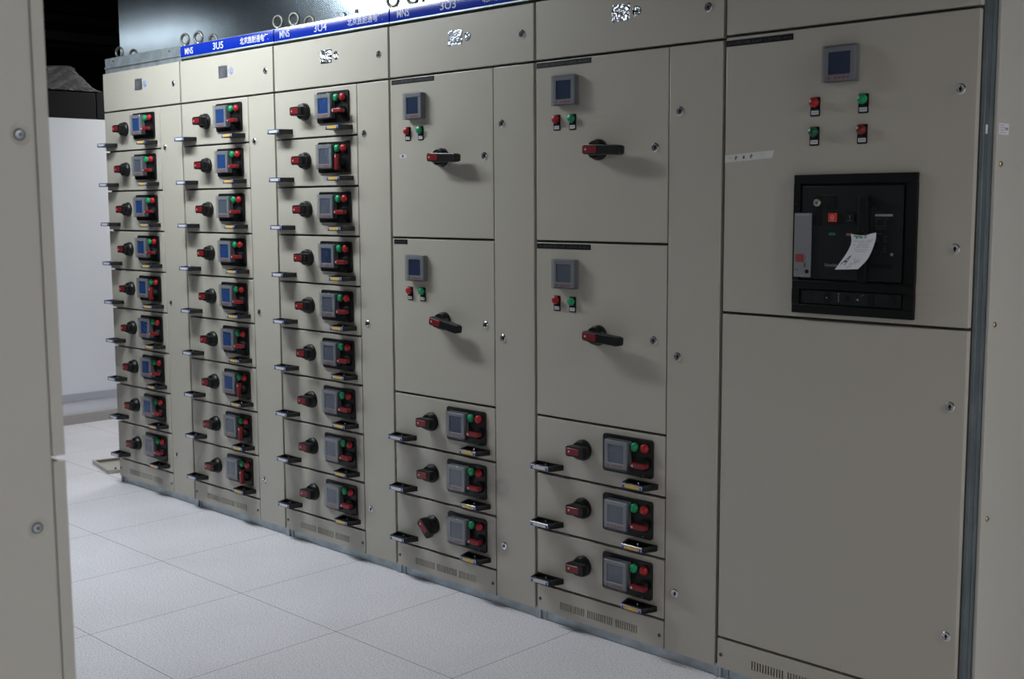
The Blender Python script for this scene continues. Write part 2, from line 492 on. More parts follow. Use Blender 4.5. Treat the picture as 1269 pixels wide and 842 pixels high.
def vent_mesh(x0, x1, gx0, gx1):
    """bottom panel with real slots: solid margins, thin bars between the slots"""
    z0, z1, s0, s1 = .036, .1275, .060, .087
    b = B()
    n_all = max(1, int(round((gx1-gx0)/.0095)))
    pitch = (gx1-gx0)/n_all
    holes = [(gx0+i*pitch, gx0+i*pitch+.0052) for i in range(n_all) if (i % 13) != 12]
    b.box(x0, x1, 0, TH, z0, s0, 'paint'); b.box(x0, x1, 0, TH, s1, z1, 'paint')
    xs = [x0] + [v for h in holes for v in h] + [x1]
    for i in range(0, len(xs), 2): b.box(xs[i], xs[i+1], 0, TH, s0, s1, 'paint')
    bmesh.ops.remove_doubles(b.bm, verts=b.bm.verts[:], dist=1e-5)
    return b.mesh('vent_panel', smooth=False)

def fascia_mesh(blue):
    b = B()
    if blue:
        # slightly bowed glossy strip between two bare metal lips
        pts = []
        z0, z1 = 2.1435, 2.1935
        for i in range(9):
            t = i/8; pts.append((.0055 - .0022*math.sin(PI*t), z0 + (z1-z0)*t))
        poly = pts + [(.03, z1), (.03, z0)]
        b.prism(poly, .004, W-.004, 'blue', axis='X')
        b.box(.002, W-.002, .003, .03, 2.1360, 2.1430, 'galv', .0015)
        b.box(.002, W-.002, .010, .03, 2.1937, 2.1962, 'galv', .0008, 1)
    else:
        b.box(.010, W-.001, .012, .03, 2.158, 2.2015, 'galv', .0015)
        b.box(.010, W-.001, .006, .03, 2.150, 2.157, 'galv', .001, 1)
        b.box(.010, W*.70, .013, .03, 2.1275, 2.150, 'galv')
        b.box(W*.71, W-.001, .011, .03, 2.1275, 2.150, 'galv')
        for x in (.10, .65): b.lathe(x, 2.184, [(.006, .012), (.006, .009), (0, .009)], 'frame', 12)
    return b.mesh('fascia_strip' if blue else 'header_rail')

def carcass_mesh(right_open=True):
    b = B()
    D = 0.85
    b.box(.0, W, TH+.004, D, .045, 2.135, 'frame', .0)
    # front posts and the galvanised skeleton peeping out beside the doors
    return b.mesh('carcass', smooth=False)

def base_mesh():
    b = B()
    b.box(.004, W-.004, .014, .05, 0, .034, 'galv', .001, 1)
    b.box(.004, W-.004, .05, .82, .0, .03, 'frame')
    b.box(-.000, .012, .006, .05, 0, .044, 'galv', .001, 1)
    b.box(W-.012, W, .006, .05, 0, .044, 'galv', .001, 1)
    b.box(.030, .036, .010, .02, 0, .034, 'galv')
    return b.mesh('base_channel')

def strip_mesh(w, body, ink):
    b = B()
    b.box(0, w, 0, -.0012, -.0175, 0, 'blackmatte', .0003, 1)
    b.text(body, .005, -.0140, .0105, -.0014, ink, width=w-.012)
    return b.mesh('label_strip')

DX_LEFT, DX_RIGHT = .0650, .4680
def make_drawer(cab, row, screen, sel='h', knob=0.0):
    z = Z0 - ROW*(row)            # underside of this drawer
    def face():
        b = B(); door_box(b, GAP, EQ-GAP*.6, .004, ROW-.004); return b.mesh('drawer')
    d = inst('drawer', cached('drawer', face), cab, (0, 0, z))
    inst('isolator_knob', cached('knob', knob_mesh), d, (.2160, 0, .1070), roty=knob)
    inst('control_plate', cached('plate', plate_mesh), d)
    inst('meter', cached('meter', meter_mesh), d, (.3800, -.008, .1185))
    inst('meter_screen', cached('scr'+screen, lambda: screen_mesh(screen)), d, (.3800, -.008, .1185))
    inst('meter_cover', cached('cover', cover_mesh), d, (.3800, -.008, .1185), 'clear meter cover')
    inst('push_button', cached('bg', lambda: button_mesh('green')), d, (.4445, -.008, .1500), 'green push button')
    inst('push_button', cached('br', lambda: button_mesh('redbtn')), d, (.4850, -.008, .1505), 'red push button')
    inst('selector_switch', cached('sel', selector_mesh), d, (.4800, -.008, .0975) if sel == 'h' else (.4700, -.008, .0950), 'red selector switch lever', roty=0 if sel == 'h' else PI/2)
    inst('pull_handle', cached('pw', lambda: pull_mesh('white')), d, (DX_LEFT, 0, .0315), 'black pull handle with white label strip')
    inst('pull_handle', cached('py', lambda: pull_mesh('yellow')), d, (DX_RIGHT, 0, .0315), 'black pull handle with yellow label strip')
    return d

def make_equipment_door(cab, zt, zb, meter, lamps, lever, rot, lockp, strip, screen, sticker=False):
    b = B(); door_box(b, GAP, EQ-GAP*.6, 0, zt-zb-.008)
    d = b.build('equipment_door', cab, (0, 0, zb+.004))
    H = zt - zb - .004            # distance from the top joint, measured in door space
    def at(x, dz, y=0): return (x, y, H + dz)
    inst('meter', cached('meter', meter_mesh), d, at(*meter))
    inst('meter_screen', cached('scr'+screen, lambda: screen_mesh(screen)), d, at(*meter))
    inst('meter_cover', cached('cover', cover_mesh), d, at(*meter), 'clear meter cover')
    for x, dz, c in lamps:
        inst('indicator_lamp', cached('ind'+c, lambda c=c: indicator_mesh(c)), d, at(x, dz), ('green' if 'green' in c else 'red') + ' indicator lamp')
    if lever: inst('rotary_lever', cached('lever', lever_mesh), d, at(*lever), roty=rot)
    for lp in lockp: inst('lock', cached('lock', lock_mesh), d, at(*lp))
    if strip:
        sm = strip_mesh(strip[1], strip[0], 'greytxt')
        inst('label_strip', sm, d, at(strip[2], strip[3]), 'black label strip with small grey lettering')
    if sticker:
        s = B(); s.box(0, .038, 0, -.0006, -.006, .007, 'white'); s.box(.013, .023, -.0006, -.0009, -.003, .004, 'blacktxt')
        s.build('sticker', d, at(.053, -.293), 'small white sticker')
    return d

RX = .0022
def make_cabinet(j, label, code, foil, maker):
    c = thing('switchgear_cabinet', label, 'electrical cabinet', (j*W, 0, 0), 'switchgear cabinets standing in one row')
    inst('carcass', cached('carcass', carcass_mesh), c)
    inst('base_channel', cached('base', base_mesh), c)
    b = B(); door_box(b, GAP, W-.009, Z0+.004+(.006 if j == 5 else 0), ZT)
    tp = b.build('top_panel', c)
    inst('lock', cached('lock', lock_mesh), tp, (.698, 0, 2.0285))
    inst('rating_plate', cached('rp'+foil, lambda: plate2_mesh(foil)), tp, (.3675, 0, 2.0490), 'shiny metal rating plate')
    ck = ('cs1', 'foil', 'blacktxt') if j in (4, 2) else (('cs2', 'foil_dull', 'blacktxt') if j == 3 else ('cs3', 'fadedwhite', 'navy'))
    inst('certification_sticker', cached(ck[0], lambda: cert_mesh(ck[1], ck[2])), tp, (.4310, 0, 2.0480), 'round certification sticker')
    fs = inst('fascia_strip' if code is not None else 'header_rail', cached('f%d' % (code is not None), lambda: fascia_mesh(code is not None)), c, label='glossy blue fascia strip' if code is not None else 'bare galvanised header rail')
    if code:
        y = .0012
        ink = 'white' if j == 1 else 'fadedwhite'
        def on(u, w):   # lie on the bowed strip
            q = (w-2.1435)/.05
            return Vector((u, .0055 - .0022*math.sin(PI*q) - .0005, w))
        for body, x, h, wd in (('MNS', .045, .029, .070), (code, .285, .031, .085), (maker, .505, .031, .215)):
            t = B(); t.text(body, x, 2.153, h, y, ink, width=wd, mapf=on, bold=.012)
            t.build('lettering', fs, label='pale lettering on the blue strip')
    spots = [(.070, .062, 2.192), (.072, .139, 2.186), (.722, .055, 2.192)]
    for p in spots: inst('lifting_eye', cached('eye', eye_mesh), c, p)
    b = B(); b.box(.012, W-.012, .03, .84, 2.135, 2.192, 'galv'); b.build('roof_plate', c)
    return c

def add_cable_door(c, locks):
    b = B(); door_box(b, EQ+GAP*.6, W-.009, .036, Z0-.004)
    d = b.build('cable_door', c)
    for z in locks: inst('lock', cached('lock', lock_mesh), d, (.600, 0, z))
    return d

def add_vent(c, full=False):
    x1 = W-.009 if full else EQ-GAP*.6
    g = (.125, .60) if full else (.110, .452)
    v = inst('vent_panel', cached('vent%d' % full, lambda: vent_mesh(GAP, x1, *g)), c)
    for x, z in ((.016, .078), (x1-.016, .078)):
        inst('screw', cached('screw', screw_mesh), v, (x, 0, z))
    return v

LOCKS = (1.7345, .9865, .2320)
MAKER = '北京旌耐通电气'
bl, gr = 'screen_blue', 'screen_grey'

# ---- three cabinets of nine drawers
nine = [
    (0, 'beige nine-drawer cabinet at the far left end of the row, bare galvanised rail on top', None,
     [bl, gr, bl, bl, bl, bl, bl, bl, gr], {5}, 'foil_dull'),
    (1, 'beige nine-drawer cabinet under the blue strip lettered 3U5', '3U5',
     [bl, bl, gr, bl, bl, bl, bl, gr, gr], {7, 8, 9}, 'foil_dull'),
    (2, 'beige nine-drawer cabinet under the blue strip lettered 3U4', '3U4',
     [bl, gr, gr, 'screen_dark', gr, gr, gr, gr, gr], {2}, 'foil'),
]
for j, lab, code, scr, vert, foil in nine:
    c = make_cabinet(j, lab, code, foil, MAKER)
    for r in range(1, 10):
        make_drawer(c, r, scr[r-1], 'v' if r in vert else 'h')
    add_cable_door(c, LOCKS); add_vent(c)

# ---- two cabinets with two big doors over three drawers
c = make_cabinet(3, 'beige cabinet of two big doors over three drawers, under the blue strip lettered 3U3', '3U3', 'foil_dull', MAKER)
make_equipment_door(c, Z0, Z0-.6, (.1555, -.1120), [(.1035, -.2000, 'redbtn'), (.1755, -.2000, 'green')], (.2940, -.3040), math.radians(2.5),
                    [(.5120, -.3040)], ('2N11配电柜F UPSE-IN02', .240, .0122, -.0070), 'screen_dark', True)
make_equipment_door(c, Z0-.6, Z0-1.2, (.1555, -.1120), [(.1035, -.2000, 'redbtn'), (.1755, -.2000, 'green')], (.2940, -.3040), math.radians(10),
                    [(.5120, -.3040)], ('备用回路', .078, .0122, -.0065), 'screen_dark')
for r, k in ((7, 0), (8, 0), (9, math.radians(42))):
    make_drawer(c, r, {7: 'screen_dark', 8: gr, 9: gr}[r], 'h', k)
add_cable_door(c, LOCKS); add_vent(c)

c = make_cabinet(4, 'beige cabinet of two big doors over three drawers, next to the tall breaker cabinet', '', 'foil', MAKER)
make_equipment_door(c, Z0, Z0-.6, (.1470, -.1060), [(.0985, -.1960, 'redbtn'), (.1680, -.1970, 'green')], (.2820, -.3020), math.radians(2.5),
                    [(.5070, -.3020)], ('3N配电柜F UPS-IN01', .240, .0062, -.0070), 'screen_dark')
make_equipment_door(c, Z0-.6, Z0-1.2, (.1470, -.1060), [(.0985, -.1960, 'redbtn'), (.1680, -.1970, 'green')], (.2820, -.3020), math.radians(4),
                    [(.5070, -.3020)], ('2N配电柜1#F UPSE-IN02', .240, .0062, -.0070), 'screen_grey')
for r in (7, 8, 9): make_drawer(c, r, gr)
add_cable_door(c, LOCKS); add_vent(c)

# ---- breaker cabinet at the near end
c6 = make_cabinet(5, 'tall beige cabinet at the near right end with a black circuit breaker in its door', '', 'foil_dull', MAKER)
ZM = 1.1336
b = B(); door_box(b, GAP, W-.012, ZM+.004, Z0+.002)
ud = b.build('equipment_door', c6)
inst('meter', cached('meter', meter_mesh), ud, (.3800, 0, Z0-.1035))
inst('meter_screen', cached('scrscreen_dark', lambda: screen_mesh('screen_dark')), ud, (.3800, 0, Z0-.1035))
inst('meter_cover', cached('cover', cover_mesh), ud, (.3800, 0, Z0-.1035), 'clear meter cover')
for x, dz, cc, lb in ((.2980, -.2010, 'redbtn', 'red indicator lamp'), (.4420, -.2005, 'green', 'green indicator lamp'),
                      (.2975, -.2810, 'darkgreen', 'dim green indicator lamp'), (.4410, -.2810, 'darkred', 'dim red indicator lamp')):
    inst('indicator_lamp', cached('ind'+cc, lambda: indicator_mesh(cc)), ud, (x, 0, Z0+dz), lb)
inst('label_strip', strip_mesh(.222, '3N配电1#F UPSE-IN', 'greytxt'), ud, (.0025, 0, Z0-.0065), 'dark navy label strip with small lettering')
t = B()
t.prism([(.004, -.3565), (.163, -.3470), (.170, -.3250), (.004, -.3355)], 0, -.0006, 'tape')
for x, a in ((.022, 0), (.042, 1), (.068, 2), (.094, 3)):
    z = -.3455 + (x-.004)*.06
    if a: t.prism([(x-.004, z-.005), (x-.0025, z-.006), (x+.003, z+.005), (x+.001, z+.006)], -.0005, -.0009, 'blacktxt')
    if a != 2: t.prism([(x-.005, z+.001), (x-.005, z-.0005), (x+.006, z+.0005), (x+.006, z+.002)], -.0005, -.0009, 'blacktxt' if a else 'midgrey')
    if a == 2: t.prism([(x-.001, z-.004), (x+.003, z-.005), (x+.004, z+.001), (x, z+.003)], -.0005, -.0009, 'blacktxt')
    if a in (1, 3): t.prism([(x-.001, z-.006), (x+.0008, z-.006), (x+.0008, z+.006), (x-.001, z+.006)], -.0005, -.0009, 'blacktxt')
t.build('masking_tape', ud, (0, 0, Z0), 'strip of pale tape with handwriting')
for x, z in ((.7060, Z0-.1920), (.7070, 1.3385)): inst('lock', cached('lock', lock_mesh), ud, (x, 0, z))
b = B(); door_box(b, GAP, W-.012, .1316+.004, ZM-.004)
ld = b.build('lower_door', c6)
for x, z in ((.7090, .9310), (.7215, .3185)): inst('lock', cached('lock', lock_mesh), ld, (x, 0, z))
add_vent(c6, True)
# galvanised corner post and end panel on the exposed side
b = B()
b.box(W-.010, W+.0005, .021, .052, .044, 2.15, 'galvdark', .001, 1)
b.box(W+.0005, W+.0025, .048, .053, .044, 2.15, 'galvdark', .0005, 1)
b.box(W-.0005, W+.0005, .052, .080, .044, 2.15, 'galvdark')
b.build('corner_post', c6, label='bare galvanised corner post')
b = B(); b.box(W+.001, W+.012, .074, .86, .036, 2.135, 'paint2', .003, 2)
ep = b.build('end_panel', c6)
def side_screw():
    b = B()
    b.lathe(0, 0, [(.0075, 0), (.0075, .002), (.005, .0042), (0, .0045)], 'brass', 16, axis='X')
    b.box(.004, .0050, -.005, .005, -.001, .001, 'black')
    return b.mesh('screw')
for y, z in ((.101, 1.5526), (.104, 1.1407), (.108, .6243), (.100, 1.97)):
    inst('screw', cached('sidescrew', side_screw), ep, (W+.012, y, z))
b = B(); b.box(0, .0006, 0, .060, -.014, .014, 'paper')
for i in range(4): b.box(.0005, .0009, .006, .030 + .012*(i % 2), .008-i*.006, .0095-i*.006, 'midgrey')
b.box(.0005, .0009, .038, .054, -.003, .004, 'midgrey')
b.build('sticker', ep, (W+.012, .084, 1.6420), 'white printed sticker')
b = B(); b.box(0, .0008, 0, .010, -.011, .011, 'paper'); b.build('sticker', ep, (W+.0006, .030, 1.639), 'small white sticker on the post')

# ---- the circuit breaker
BX, BZ = .2440, 1.5350
def bxz(b, x0, x1, z0, z1, y0, y1, m, bev=0.0): b.box(x0, x1, y1, y0, z0, z1, m, bev, 2)
b = B()
OW, OH = .3615, .3850
inx0, inx1, inz1, inz0 = .0205, .3335, -.0250, -.2930
lox0, lox1, loz1, loz0 = .0230, .3320, -.3165, -.3600
bxz(b, 0, OW, inz1, 0, 0, -.014, 'breakerframe', .002)
bxz(b, 0, OW, loz1, inz0, 0, -.014, 'breakerframe', .002)
bxz(b, 0, OW, -OH, loz0, 0, -.014, 'breakerframe', .002)
bxz(b, 0, inx0, inz0, inz1, 0, -.0135, 'breakerframe'); bxz(b, inx1, OW, inz0, inz1, 0, -.0135, 'breakerframe')
bxz(b, 0, lox0, loz0, loz1, 0, -.0135, 'breakerframe'); bxz(b, lox1, OW, loz0, loz1, 0, -.0135, 'breakerframe')
bxz(b, .015, .345, -.37, -.015, .0, -.002, 'blackmatte')
for x, z in ((.009, -.009), (.178, -.010), (.352, -.009), (.009, -.376), (.178, -.374), (.352, -.376)):
    b.lathe(x, z, [(.0035, -.0138), (.0035, -.0146), (0, -.0146)], 'blackmatte', 10)
cb = b.build('circuit_breaker', c6, (BX, 0, BZ), 'black framed circuit breaker')
b = B()
bxz(b, .0235, .326, -.2880, -.0320, -.002, -.011, 'breaker', .002)
bxz(b, .085, .238, -.2560, -.0560, -.010, -.0120, 'breaker', .001)
bxz(b, .0640, .0870, -.1400, -.0590, -.010, -.0130, 'blackmatte', .001)
bxz(b, .1100, .1330, -.0950, -.0600, -.010, -.0135, 'blackmatte', .001)
bxz(b, .1190, .1235, -.0880, -.0640, -.0130, -.0145, 'breaker')
b.text('Schneider', .1010, -.2520, .0085, -.0126, 'midgrey', width=.040)
b.text('Electric', .1090, -.2570, .0045, -.0126, 'greytxt', width=.024)
bxz(b, .2460, .2960, -.1145, -.1085, -.010, -.0114, 'midgrey')
b.text('Masterpact', .2460, -.1060, .0045, -.0116, 'greytxt', width=.026)
for i, (n1, n2) in enumerate(((.018, .012), (.004, .006), (.003, .005), (.022, .006), (.020, .005), (0, 0), (.020, 0), (.004, .010), (.010, .006), (.012, .010), (0, 0), (.000, .006), (.000, .006), (.004, .008))):
    z = -.1210 - i*.0066
    if n1: bxz(b, .2470, .2470+n1, z-.0012, z+.0012, -.010, -.0113, 'greytxt')
    if n2: bxz(b, .2720, .2720+n2, z-.0012, z+.0012, -.010, -.0113, 'greytxt')
bxz(b, .2380, .3000, -.2520, -.2400, -.010, -.0113, 'breakerframe')
bxz(b, .1110, .1310, -.1665, -.1600, -.0118, -.0128, 'greenpr')
b.text('OPEN', .1135, -.1652, .0042, -.0130, 'darkgreen', width=.014)
bxz(b, .1640, .1820, -.1670, -.1600, -.0118, -.0128, 'amber')
b.build('front_panel', cb)
b = B()
bxz(b, .0060, .0575, -.2840, -.1060, -.002, -.017, 'trip', .0015)
bxz(b, .0110, .0520, -.1130, -.1090, -.0168, -.0174, 'midgrey')
b.text('1.0', .0110, -.2660, .0050, -.0174, 'black', width=.010)
for i in range(3): b.lathe(.050, -.222-i*.008, [(.0016, -.0168), (.0016, -.0176), (0, -.0176)], 'midgrey', 8)
b.lathe(.0490, -.2680, [(.0055, -.0165), (.0055, -.0195), (0, -.0195)], 'blackmatte', 14)
bxz(b, .0240, .0420, -.2815, -.2790, -.0168, -.0174, 'midgrey')
bxz(b, .0400, .0430, -.2550, -.2450, -.0168, -.0174, 'black')
b.build('trip_unit', cb, label='grey trip unit')
b = B(); b.prism(rrect(.0130, .0380, -.2420, -.2200, .004), -.017, -.0190, 'dimred', bev=.0006, seg=1); b.build('trip_display', cb, label='red square on the trip unit')
b = B(); b.lathe(.0755, -.0775, [(.0105, -.012), (.0105, -.0190), (.009, -.0205), (0, -.0205)], 'nickel', 24)
b.lathe(.0755, -.0775, [(.0028, -.020), (.0028, -.0212), (0, -.0212)], 'black', 12); b.build('key_lock', cb, label='brassy key lock')
b = B(); b.prism(rrect(.1105, .1360, -.1300, -.1060, .002), -.0115, -.0180, 'brightred', bev=.0012)
b.torus((.1232, -.0181, -.1165), .0042, .0007, 'white', 18, 6)
b.text('push', .1165, -.1275, .0030, -.0184, 'white', width=.013)
b.build('open_button', cb, label='bright red square push button')
b = B(); b.prism(rrect(.1630, .1890, -.1300, -.1060, .002), -.0115, -.0180, 'black', bev=.0012)
b.box(.1753, .1767, -.0178, -.0184, -.1210, -.1120, 'midgrey')
b.text('push', .1695, -.1275, .0030, -.0184, 'midgrey', width=.013)
b.build('close_button', cb, label='black square push button')
b = B()
b.prism([(.2060, -.0580), (.2320, -.0580), (.2335, -.1700), (.2305, -.2880), (.2285, -.2920), (.2095, -.2920), (.2070, -.2880), (.2045, -.1700)], -.011, -.030, 'blackmatte', bev=.003)
b.prism([(.2320, -.0640), (.2420, -.0720), (.2420, -.0800), (.2320, -.0920)], -.011, -.022, 'blackmatte', bev=.002)
b.build('charging_lever', cb)
b = B()
bxz(b, .0270, .3270, -.3565, -.3200, -.002, -.010, 'breaker', .001)
for x, z in ((.060, -.329), (.060, -.350)): b.lathe(x, z, [(.003, -.0095), (.003, -.0108), (0, -.0108)], 'blackmatte', 10)
bxz(b, .1000, .1180, -.3545, -.3220, -.010, -.0120, 'blackmatte', .001)
bxz(b, .1070, .1110, -.3400, -.3370, -.0118, -.0124, 'midgrey')
for i in range(4): b.lathe(.1445, -.327-i*.0065, [(.0018 - .0003*(i % 2), -.0098), (.0018, -.0106), (0, -.0106)], 'midgrey', 8)
b.lathe(.1660, -.3385, [(.0085, -.0095), (.0085, -.0130), (.0065, -.0145), (0, -.0145)], 'blackmatte', 20)
b.prism([(.1960, -.3400), (.2040, -.3370), (.2040, -.3430)], -.0095, -.0106, 'midgrey')
for i in range(3): b.box(.2100+i*.004, .2115+i*.004, -.0095, -.0106, -.3300+.002*i, -.3285+.002*i, 'midgrey')
bxz(b, .2320, .2500, -.3540, -.3230, -.010, -.0122, 'blackmatte', .001)
b.lathe(.2960, -.3390, [(.0140, -.0095), (.0140, -.0150), (.011, -.0165), (0, -.0165)], 'blackmatte', 24)
b.build('lower_panel', cb)
b = B(); b.lathe(.2965, -.2145, [(.0042, -.0108), (.0042, -.0122), (0, -.0126)], 'trip', 14); b.build('screw', cb)
b = B(); b.lathe(.0090, -.0800, [(.0020, -.0134), (.0020, -.0152), (0, -.0152)], 'darkred', 10); b.build('signal_lamp', cb, label='tiny red lamp')

# ------------------------------------------------------------------ inspection tag hanging on the breaker lever
def interp(tab, v):
    for (a, pa), (c_, pc) in zip(tab, tab[1:]):
        if v <= c_:
            t = (v-a)/(c_-a); return tuple(p+(q-p)*t for p, q in zip(pa, pc))
    return tab[-1][1]
def smooth_tab(pts):
    # Catmull-Rom through points given at equal parameter steps
    n = len(pts)-1
    def f(v):
        x = min(max(v, 0), 1)*n; i = min(int(x), n-1); t = x-i
        p = [pts[max(0, min(n, k))] for k in (i-1, i, i+1, i+2)]
        return tuple(.5*((2*p[1][d]) + (-p[0][d]+p[2][d])*t + (2*p[0][d]-5*p[1][d]+4*p[2][d]-p[3][d])*t*t + (-p[0][d]+3*p[1][d]-3*p[2][d]+p[3][d])*t**3) for d in range(len(p[0])))
    return f
SX, SZ = .0185, .001
Lc = smooth_tab([(.1716, -.036, -.1620), (.1730, -.035, -.1870), (.1580, -.036, -.2180), (.1300, -.042, -.2590)])
Rc = smooth_tab([(.2436, -.034, -.1580), (.2450, -.042, -.1830), (.2320, -.052, -.2250), (.2080, -.060, -.2545)])
def paper(u, v, off=0.0):
    l, r = Vector(Lc(v)), Vector(Rc(v))
    p = l.lerp(r, u)
    p.y -= .006*math.sin(PI*u)*(.4+.6*v)
    p.z += -.0055*math.sin(PI*u)*(1-v)**3 * (1 if u < .75 else .6)
    return Vector((p.x + SX - .0455*0, p.y - off, p.z + SZ))
b = B(); t = bmesh.new()
NU, NV = 14, 18
g = [[t.verts.new(paper(i/NU, k/NV)) for i in range(NU+1)] for k in range(NV+1)]
g2 = [[t.verts.new(paper(i/NU, k/NV, -.0004)) for i in range(NU+1)] for k in range(NV+1)]
for k in range(NV):
    for i in range(NU):
        t.faces.new((g[k][i], g[k][i+1], g[k+1][i+1], g[k+1][i]))
        t.faces.new((g2[k][i], g2[k+1][i], g2[k+1][i+1], g2[k][i+1]))
edge = [(0, i) for i in range(NU+1)] + [(k, NU) for k in range(1, NV+1)] + [(NV, i) for i in range(NU-1, -1, -1)] + [(k, 0) for k in range(NV-1, 0, -1)]
for (a1, c1), (a2, c2) in zip(edge, edge[1:]+edge[:1]):
    t.faces.new((g[a1][c1], g2[a1][c1], g2[a2][c2], g[a2][c2]))
bmesh.ops.recalc_face_normals(t, faces=t.faces[:])
b._take(t, 'paper')
tg = thing('paper_tag', 'curled white inspection tag marked A, hanging from the black breaker lever', 'tag', (5*W+BX, 0, BZ))
b.build('sheet', tg)
b = B()
def stroke(p, q, w, m, n=6):
    """a pen or print stroke between two paper coordinates"""
    (u0, v0), (u1, v1) = p, q
    d = Vector((u1-u0, v1-v0)); nrm = Vector((-d.y, d.x)).normalized()*w/2
    tt = bmesh.new(); rows = []
    for i in range(n+1):
        u, v = u0+d.x*i/n, v0+d.y*i/n
        rows.append([tt.verts.new(paper(u+s_*nrm.x, v+s_*nrm.y, .0006)) for s_ in (-1, 1)])
    for A, C in zip(rows, rows[1:]): tt.faces.new((A[0], A[1], C[1], C[0]))
    for f in tt.faces:
        f.normal_update()
        if f.normal.y > 0: f.normal_flip()
    b._take(tt, m)
for v, spans in ((.27, ((.12, .30), (.36, .60), (.66, .92))), (.32, ((.34, .58), (.62, .85))), (.385, ((.10, .22), (.30, .80))), (.44, ((.28, .50), (.55, .82))), (.50, ((.24, .84),)), (.545, ((.34, .80),))):
    for a, c_ in spans: stroke((a, v), (c_, v-.01), .014, 'fadedwhite' if v > .48 else 'midgrey')
for p, q in (((.50, .72), (.62, .78)), ((.62, .78), (.78, .70)), ((.52, .84), (.80, .76)), ((.66, .70), (.70, .86)), ((.48, .80), (.52, .95)), ((.58, .82), (.62, .93)), ((.46, .93), (.62, .90)), ((.50, .66), (.52, .74))):
    stroke(p, q, .012, 'midgrey')
b.build('printing', tg, label='faint grey print and scribble')
b = B()
stroke((.13, .085), (.48, .085), .050, 'greenpr'); stroke((.20, .15), (.27, .12), .03, 'greenpr'); stroke((.20, .15), (.27, .18), .03, 'greenpr'); stroke((.27, .12), (.27, .18), .03, 'greenpr'); stroke((.34, .14), (.50, .14), .035, 'greenpr')
b.build('heading', tg, label='green heading')
b = B()
stroke((.10, .86), (.27, .665), .036, 'blacktxt'); stroke((.27, .665), (.305, .87), .036, 'blacktxt'); stroke((.16, .805), (.29, .79), .030, 'blacktxt')
b.build('handwriting', tg, label='black handwritten letter A')
b = B()
hp = paper(.60, .115, .0005)
b.torus(hp, .0030, .0006, 'blacktxt', 16, 6)
b.tube([hp + Vector((0, 0, .002)), hp + Vector((.001, .002, .006)), Vector((.2230, -.0312, -.152)), Vector((.2230, -.0304, -.149))], .0007, 'blacktxt')
b.build('string', tg)

# ------------------------------------------------------------------ the room
def slab(name, x0, x1, y0, y1, z0, z1, m):
    b = B(); b.box(x0, x1, y0, y1, z0, z1, m); return structure(b.build(name, smooth=False))
RX0, RX1, RY0, RY1, RH = -7.5, 10.5, -7.5, 2.6, 3.5
slab('floor', RX0, RX1, RY0, RY1, -.12, 0, 'floor')
slab('ceiling', RX0, RX1, RY0, RY1, RH, RH+.1, 'void')
slab('wall_back', RX0, RX1, RY1, RY1+.1, 0, RH, 'void')
slab('wall_left', RX0-.1, RX0, RY0, RY1, 0, RH, 'void')
slab('wall_right', RX1, RX1+.1, RY0, RY1, 0, RH, 'wall_pale')
slab('wall_front', RX0, RX1, RY0-.1, RY0, 0, RH, 'wall_pale')
# white partition beyond the end of the row, with a metal strip and a skirting
PX = -1.80
slab('wall_partition', PX-.12, PX, .25, RY1, 0, 2.03, 'wallwhite')
slab('trim_1', PX, PX+.018, .25, RY1, .158, .203, 'strip')
slab('baseboard_partition', PX, PX+.030, .25, RY1, 0, .064, 'skirt')

# dark trunking above the partition, draped with clear film
t = thing('cable_trunking', 'dark grey box trunking running along the top of the white partition', 'trunking', (PX-.1, .25, 2.03))
for i, (y0, y1) in enumerate(((0, .615), (.618, .678), (.681, 2.3))):
    b = B(); b.box(-.30, .09, y0, y1, .001, .175 if i != 1 else .178, 'darkduct', .006); b.build('trunking_section', t)
b = B()
tt = bmesh.new(); rows = []
rnd = random.Random(3)
for k in range(25):
    v = k/24; row = []
    for i in range(41):
        u = i/40
        y = -.05 + .74*u
        top = .345 + .008*math.sin(u*11)
        z = .184 + (top-.184)*(1-v)*max(0.0, min(1.0, (1.0-u)/.24))
        x = .08 - .12*(1-v) + .014*abs(math.sin(19*u+9*v)) + .010*abs(math.sin(31*u-13*v)) + rnd.uniform(-.005, .005)
        row.append(tt.verts.new((x, y, z)))
    rows.append(row)
for A, C in zip(rows, rows[1:]):
    for i in range(40): tt.faces.new((A[i], A[i+1], C[i+1], C[i]))
r = bmesh.ops.solidify(tt, geom=tt.faces[:], thickness=.002)
bmesh.ops.recalc_face_normals(tt, faces=tt.faces[:])
b._take(tt, 'film')
o = b.build('plastic_sheet', None, (PX-.1, .25, 2.03))
tag(o, 'crumpled clear plastic sheet lying on the dark trunking at the upper left', 'plastic sheet')

# cable ladders lost in the dark ceiling void
for k, (x, z, lab) in enumerate(((-3.6, 2.72, 'dark cable ladder, the lowest of three in the black ceiling void'),
                                 (-4.4, 2.98, 'dark cable ladder, the middle one of three in the black ceiling void'),
                                 (-5.2, 3.20, 'dark cable ladder, the highest of three in the black ceiling void'))):
    t = thing('cable_ladder', lab, 'cable ladder', (x, -.2, z), 'cable ladders in the ceiling void')
    b = B(); b.box(0, .03, 0, 2.6, 0, .07, 'darkduct', .004); b.build('side_rail', t)
    b = B(); b.box(.4, .43, 0, 2.6, 0, .07, 'darkduct', .004); b.build('side_rail', t)
    for i in range(9):
        b = B(); b.box(.03, .4, .15+i*.28, .18+i*.28, .01, .03, 'darkduct'); b.build('rung', t)

